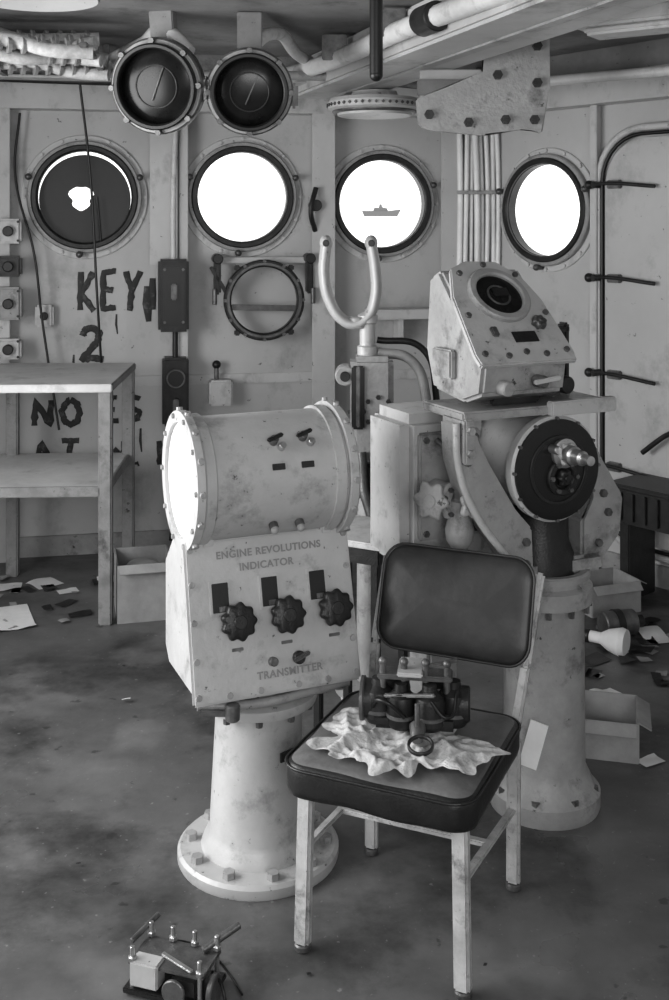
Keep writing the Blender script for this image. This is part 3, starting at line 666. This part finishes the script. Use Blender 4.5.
# valve group mounted on the gearbox front
def vv(x,y,z): return Vector((x-.32,y+.03,z))
g.cyl('valve_stub',vv(0,.05,.91),vv(0,-.05,.91),.032,M_mach2)
g.ring('valve_flange',vv(.02,-.05,.90),(0,-1,0),.028,.062,.014,M_mach2,8); g.circbolts('valve_flange_bolts',vv(.02,-.064,.90),(0,-1,0),.046,8,.007,.012,M_mid)
g.rev('valve_body',[(0,0),(.022,0),(.022,.03),(.036,.05),(.040,.08),(.03,.12),(.03,.16),(.018,.165),(.018,.20),(0,.20)],vv(.02,-.06,.74),(0,0,1),M_mach2,28)
g.cyl('valve_pipe',vv(.02,-.06,.56),vv(.02,-.06,.75),.018,M_mach2); g.cyl('valve_union',vv(.02,-.06,.70),vv(.02,-.06,.735),.028,M_mid,seg=6)
g.cyl('valve_spindle',vv(.02,-.06,.90),vv(.02,-.13,.905),.010,M_mid); g.knob('handwheel_right',vv(.02,-.11,.90),(.1,-1,.05),.034,.014,5,M_mach,.18)
g.cyl('handwheel_left_spindle',vv(-.01,-.05,.91),vv(-.085,-.08,.915),.010,M_mid); g.knob('handwheel_left',vv(-.075,-.075,.913),(-1,-.55,.1),.048,.014,6,M_mach2,.15)
g.bar('valve_yoke',vv(.0,-.06,.86),vv(-.06,-.08,.94),.014,.012,M_mach2); g.tube('valve_line',[vv(.02,-.06,.94),vv(.03,-.04,1.0),vv(.0,.03,1.05)],.009,M_mid)

# ------------------------------------------------------------ yoke stand
g=G('instrument_yoke_stand',(.112,3.9,0),0)
k=.003545
def q(x,y): return ((x-366)*k, 1.65-(y-225)*k)
fork=[q(326,243),q(324,275),q(330,302),q(343,320),(q(355,324)),q(368,316),q(375,298),q(375,270),q(371,243)]
cu=g.tube('fork_outer',[(x,0,z) for x,z in fork],.020,M_mach); cu.scale=(1,2.0,1)
g.ball('fork_tip_left',(q(326,243)[0],0,q(326,243)[1]),.031,M_mach,(.75,1.4,.9)); g.ball('fork_tip_right',(q(371,243)[0],0,q(371,243)[1]),.031,M_mach,(.75,1.4,.9))
g.cyl('tip_eye_left',(q(326,243)[0],-.05,q(326,243)[1]),(q(326,243)[0],-.04,q(326,243)[1]),.012,M_dark); g.cyl('tip_eye_right',(q(371,243)[0],-.05,q(371,243)[1]),(q(371,243)[0],-.04,q(371,243)[1]),.012,M_dark)
g.cyl('fork_boss',(-.03,0,1.285),(-.03,0,1.325),.035,M_mach2)
g.rev('stem',[(0,.0),(.036,.0),(.036,.04),(.028,.045),(.028,.12),(.036,.125),(.036,.15),(.02,.16),(0,.16)],(.005,0,1.18),(0,0,1),M_mach,28)
g.box('gear_case',(.02,0,1.0),(.15,.14,.38),M_mach2,.02)
g.box('gear_case_window',(-.03,-.075,1.05),(.045,.02,.22),M_black,.006)
g.bar('gear_rod',(-.03,-.09,.95),(-.03,-.09,1.16),.014,.01,M_mid); g.circbolts('case_bolts',(.04,-.07,1.0),(0,-1,0),.05,8,.009,.01,M_dark)
g.cyl('pivot_ear',(-.075,-.04,1.12),(-.075,.04,1.12),.035,M_mach2); g.cyl('pivot_boss',(-.075,-.05,1.12),(-.075,-.06,1.12),.018,M_dark)
g.cyl('lower_column',(.01,0,.04),(.01,0,.83),.045,M_mach2,.04); g.cyl('foot',(.01,0,0),(.01,0,.04),.12,M_mach2)
g.box('lower_block',(.02,-.02,.76),(.12,.14,.12),M_dark,.015)
g.tube('hose_loop',[(.04,0,1.2),(.16,0,1.17),(.21,0,1.05),(.2,.02,.85)],.018,M_mach2)
g.tube('hose_loop_b',[(.04,.03,1.24),(.2,.03,1.21),(.25,.03,1.05),(.24,.03,.85)],.012,M_dark)
g.tube('cable_drop',[(-.02,-.08,.86),(-.0,-.12,.7),(.05,-.13,.62),(.12,-.1,.66)],.018,M_mid)
g.tube('cable_drop_b',[(.06,-.08,.9),(.05,-.12,.74),(.11,-.11,.74),(.15,-.1,.86)],.012,M_dark)

# side table between stands
g=G('small_side_table',(.085,3.50,0),-28)
g.box('top',(0,0,.675),(.27,.28,.02),M_wood,.004); g.box('apron',(0,0,.64),(.25,.26,.05),M_dark,.004)
for i,(x,y) in enumerate(((-.1,-.1),(.1,-.1),(.1,.1),(-.1,.1))): g.box('leg_%d'%i,(x,y,.32),(.025,.025,.64),M_dark,.003)

# ------------------------------------------------------------ machine part on floor
g=G('relay_mechanism',(-.345,2.38,0),-18,sca=.88)
g.box('base_plate',(0,0,.012),(.22,.13,.014),M_dark,.003); g.box('top_plate',(0,0,.075),(.20,.11,.008),M_mid,.002)
g.box('white_block',(-.055,-.04,.055),(.075,.045,.06),M_mach,.004)
g.box('coil_block',(.05,-.03,.045),(.07,.05,.05),M_dark,.008)
for i,(x,y) in enumerate(((-.09,.05),(-.03,.05),(.03,.05),(.09,.05),(-.09,-.05),(.09,-.05))):
    g.cyl('rod_%d'%i,(x,y,.0),(x,y,.115),.006,M_steel); g.cyl('nut_%d'%i,(x,y,.08),(x,y,.092),.011,M_steel,seg=6)
g.cyl('roller_a',(-.02,.02,.05),(.08,.02,.05),.022,M_steel); g.cyl('roller_b',(-.08,.03,.05),(-.03,.03,.05),.018,M_mid)
g.cyl('shaft',(.06,.03,.085),(.13,.10,.12),.009,M_mid); g.cyl('shaft_b',(-.12,.0,.09),(-.09,.09,.11),.007,M_mid)
g.cyl('disc_a',(.11,-.03,.04),(.125,-.03,.04),.035,M_mid); g.cyl('disc_b',(.03,-.075,.04),(.03,-.065,.04),.03,M_mid)
g.tube('wire',[(.1,.0,.06),(.14,-.03,.05),(.15,-.05,.008),(.12,-.1,.006)],.004,M_black)
g.tube('wire_b',[(-.1,.0,.06),(-.05,.09,.05),(.05,.1,.03),(.12,.07,.006),(.17,.02,.006)],.003,M_black)
g.bar('lever',(-.02,-.03,.1),(.07,-.05,.085),.014,.006,M_steel)

# ------------------------------------------------------------ floor debris
deb=G('floor_debris',(0,0,0))
def scraps(tag, items, m):
    for n,(x,y,w,d,r) in enumerate(items):
        bm=bmesh.new(); N=6; V=[]
        for i in range(N+1):
            row=[]
            for j in range(N+1):
                a=(i/N-.5)*w; b_=(j/N-.5)*d; h=.004+.03*max(0,noise.noise(Vector((a*8+x*5,b_*8+y*5,n))))
                row.append(bm.verts.new((x+a*cos(r)-b_*sin(r)+.008*noise.noise(Vector((i,j,n))), y+a*sin(r)+b_*cos(r), h)))
            V.append(row)
        for i in range(N):
            for j in range(N): bm.faces.new((V[i][j],V[i+1][j],V[i+1][j+1],V[i][j+1]))
        deb.fin('%s_%d'%(tag,n),bm,m,80)
scraps('paper',[(-1.38,4.6,.22,.30,.4),(-1.5,5.0,.15,.1,.2),(-1.33,5.05,.13,.12,.8),(-1.6,4.9,.12,.12,.1),(-1.2,4.95,.09,.06,.5),
 (.97,3.38,.08,.05,.5),(1.28,4.4,.1,.14,.2),(.13,3.85,.22,.1,.1),(-.72,3.8,.03,.02,.1),(.95,3.85,.12,.07,.6),(-1.05,5.1,.1,.05,.3)],M_paper)
random.seed(11)
scraps('scrap',[(random.uniform(-1.9,-1.0),random.uniform(4.4,5.25),random.uniform(.02,.07),random.uniform(.02,.05),random.random()*3) for i in range(30)]+
 [(random.uniform(.8,1.4),random.uniform(3.9,4.6),random.uniform(.02,.07),random.uniform(.02,.05),random.random()*3) for i in range(18)],M_card)
scraps('dark_scrap',[(random.uniform(-1.8,-1.0),random.uniform(4.6,5.2),random.uniform(.03,.10),random.uniform(.03,.06),random.random()*3) for i in range(14)]+
 [(random.uniform(.8,1.4),random.uniform(3.9,4.6),random.uniform(.04,.12),random.uniform(.03,.08),random.random()*3) for i in range(20)]+
 [(random.uniform(-.9,.9),random.uniform(2.4,4.2),random.uniform(.006,.014),random.uniform(.006,.012),random.random()*3) for i in range(18)],M_dark)
g=G('glass_flask',(1.12,4.22,.045),-20)
g.rev('flask',[(0,0),(.05,.0),(.055,.02),(.04,.07),(.022,.10),(.022,.15),(0,.15)],(0,0,0),(-.9,.2,.0),M_paper,28); g.cyl('cap',(-.14,.03,0),(-.19,.042,0),.026,M_dark)
g=G('motor_part',(1.14,4.42,.05),15); g.cyl('body',(-.07,0,0),(.07,0,0),.05,M_mid); g.cyl('end',(.07,0,0),(.11,0,0),.025,M_dark); g.ring('band',(-.02,0,0),(1,0,0),.048,.055,.03,M_dark)
g=G('steel_bucket',(.36,4.95,0)); g.rev('pail',[(0,.01),(.11,.01),(.115,.0),(.15,.28),(.155,.285),(.145,.28),(.11,.02),(0,.02)],(0,0,0),(0,0,1),M_mid,32)

# ------------------------------------------------------------ ship seen outside
g=G('warship_on_horizon',(12.7,300,5.2))
g.prism('hull',[(-5.2,.3),(-4.6,-1.2),(4.4,-1.2),(5.4,.7),(2,.3)],-1,1,M_ship,'xz',0)
g.prism('superstructure',[(-2.2,.2),(-1.8,1.2),(-.6,1.2),(-.4,2.1),(.1,2.1),(.3,1.3),(1.6,1.0),(1.9,.2)],-.8,.8,M_ship,'xz',0)

# ------------------------------------------------------------ light
w=bpy.data.worlds.new('overcast'); sc.world=w; w.use_nodes=True
bg=w.node_tree.nodes['Background']; bg.inputs[0].default_value=(1,1,1,1); bg.inputs[1].default_value=1.7
def area(name,loc,rot,sx,sy,p):
    l=bpy.data.lights.new(name,'AREA'); l.shape='RECTANGLE'; l.size=sx; l.size_y=sy; l.energy=p
    o=bpy.data.objects.new(name,l); o.location=loc; o.rotation_euler=[radians(a) for a in rot]; sc.collection.objects.link(o)
area('added_left_key',(-2.2,2.4,1.45),(0,-84,0),1.3,2.6,86)  # area lamp added at the unseen left opening to light the drum's left dial
area('added_rear_fill',(.4,-.85,1.8),(78,0,8),1.8,.7,38)  # area lamp added behind the camera, tilted down for front fill and top-down shading

cam=bpy.data.cameras.new('camera'); co=bpy.data.objects.new('camera',cam); sc.collection.objects.link(co)
co.location=(0,0,1.65); co.rotation_euler=(radians(90),0,0)
cam.sensor_width=36; cam.lens=39.6; cam.shift_y=-.275; cam.clip_end=1000; cam.clip_start=.05
sc.camera=co
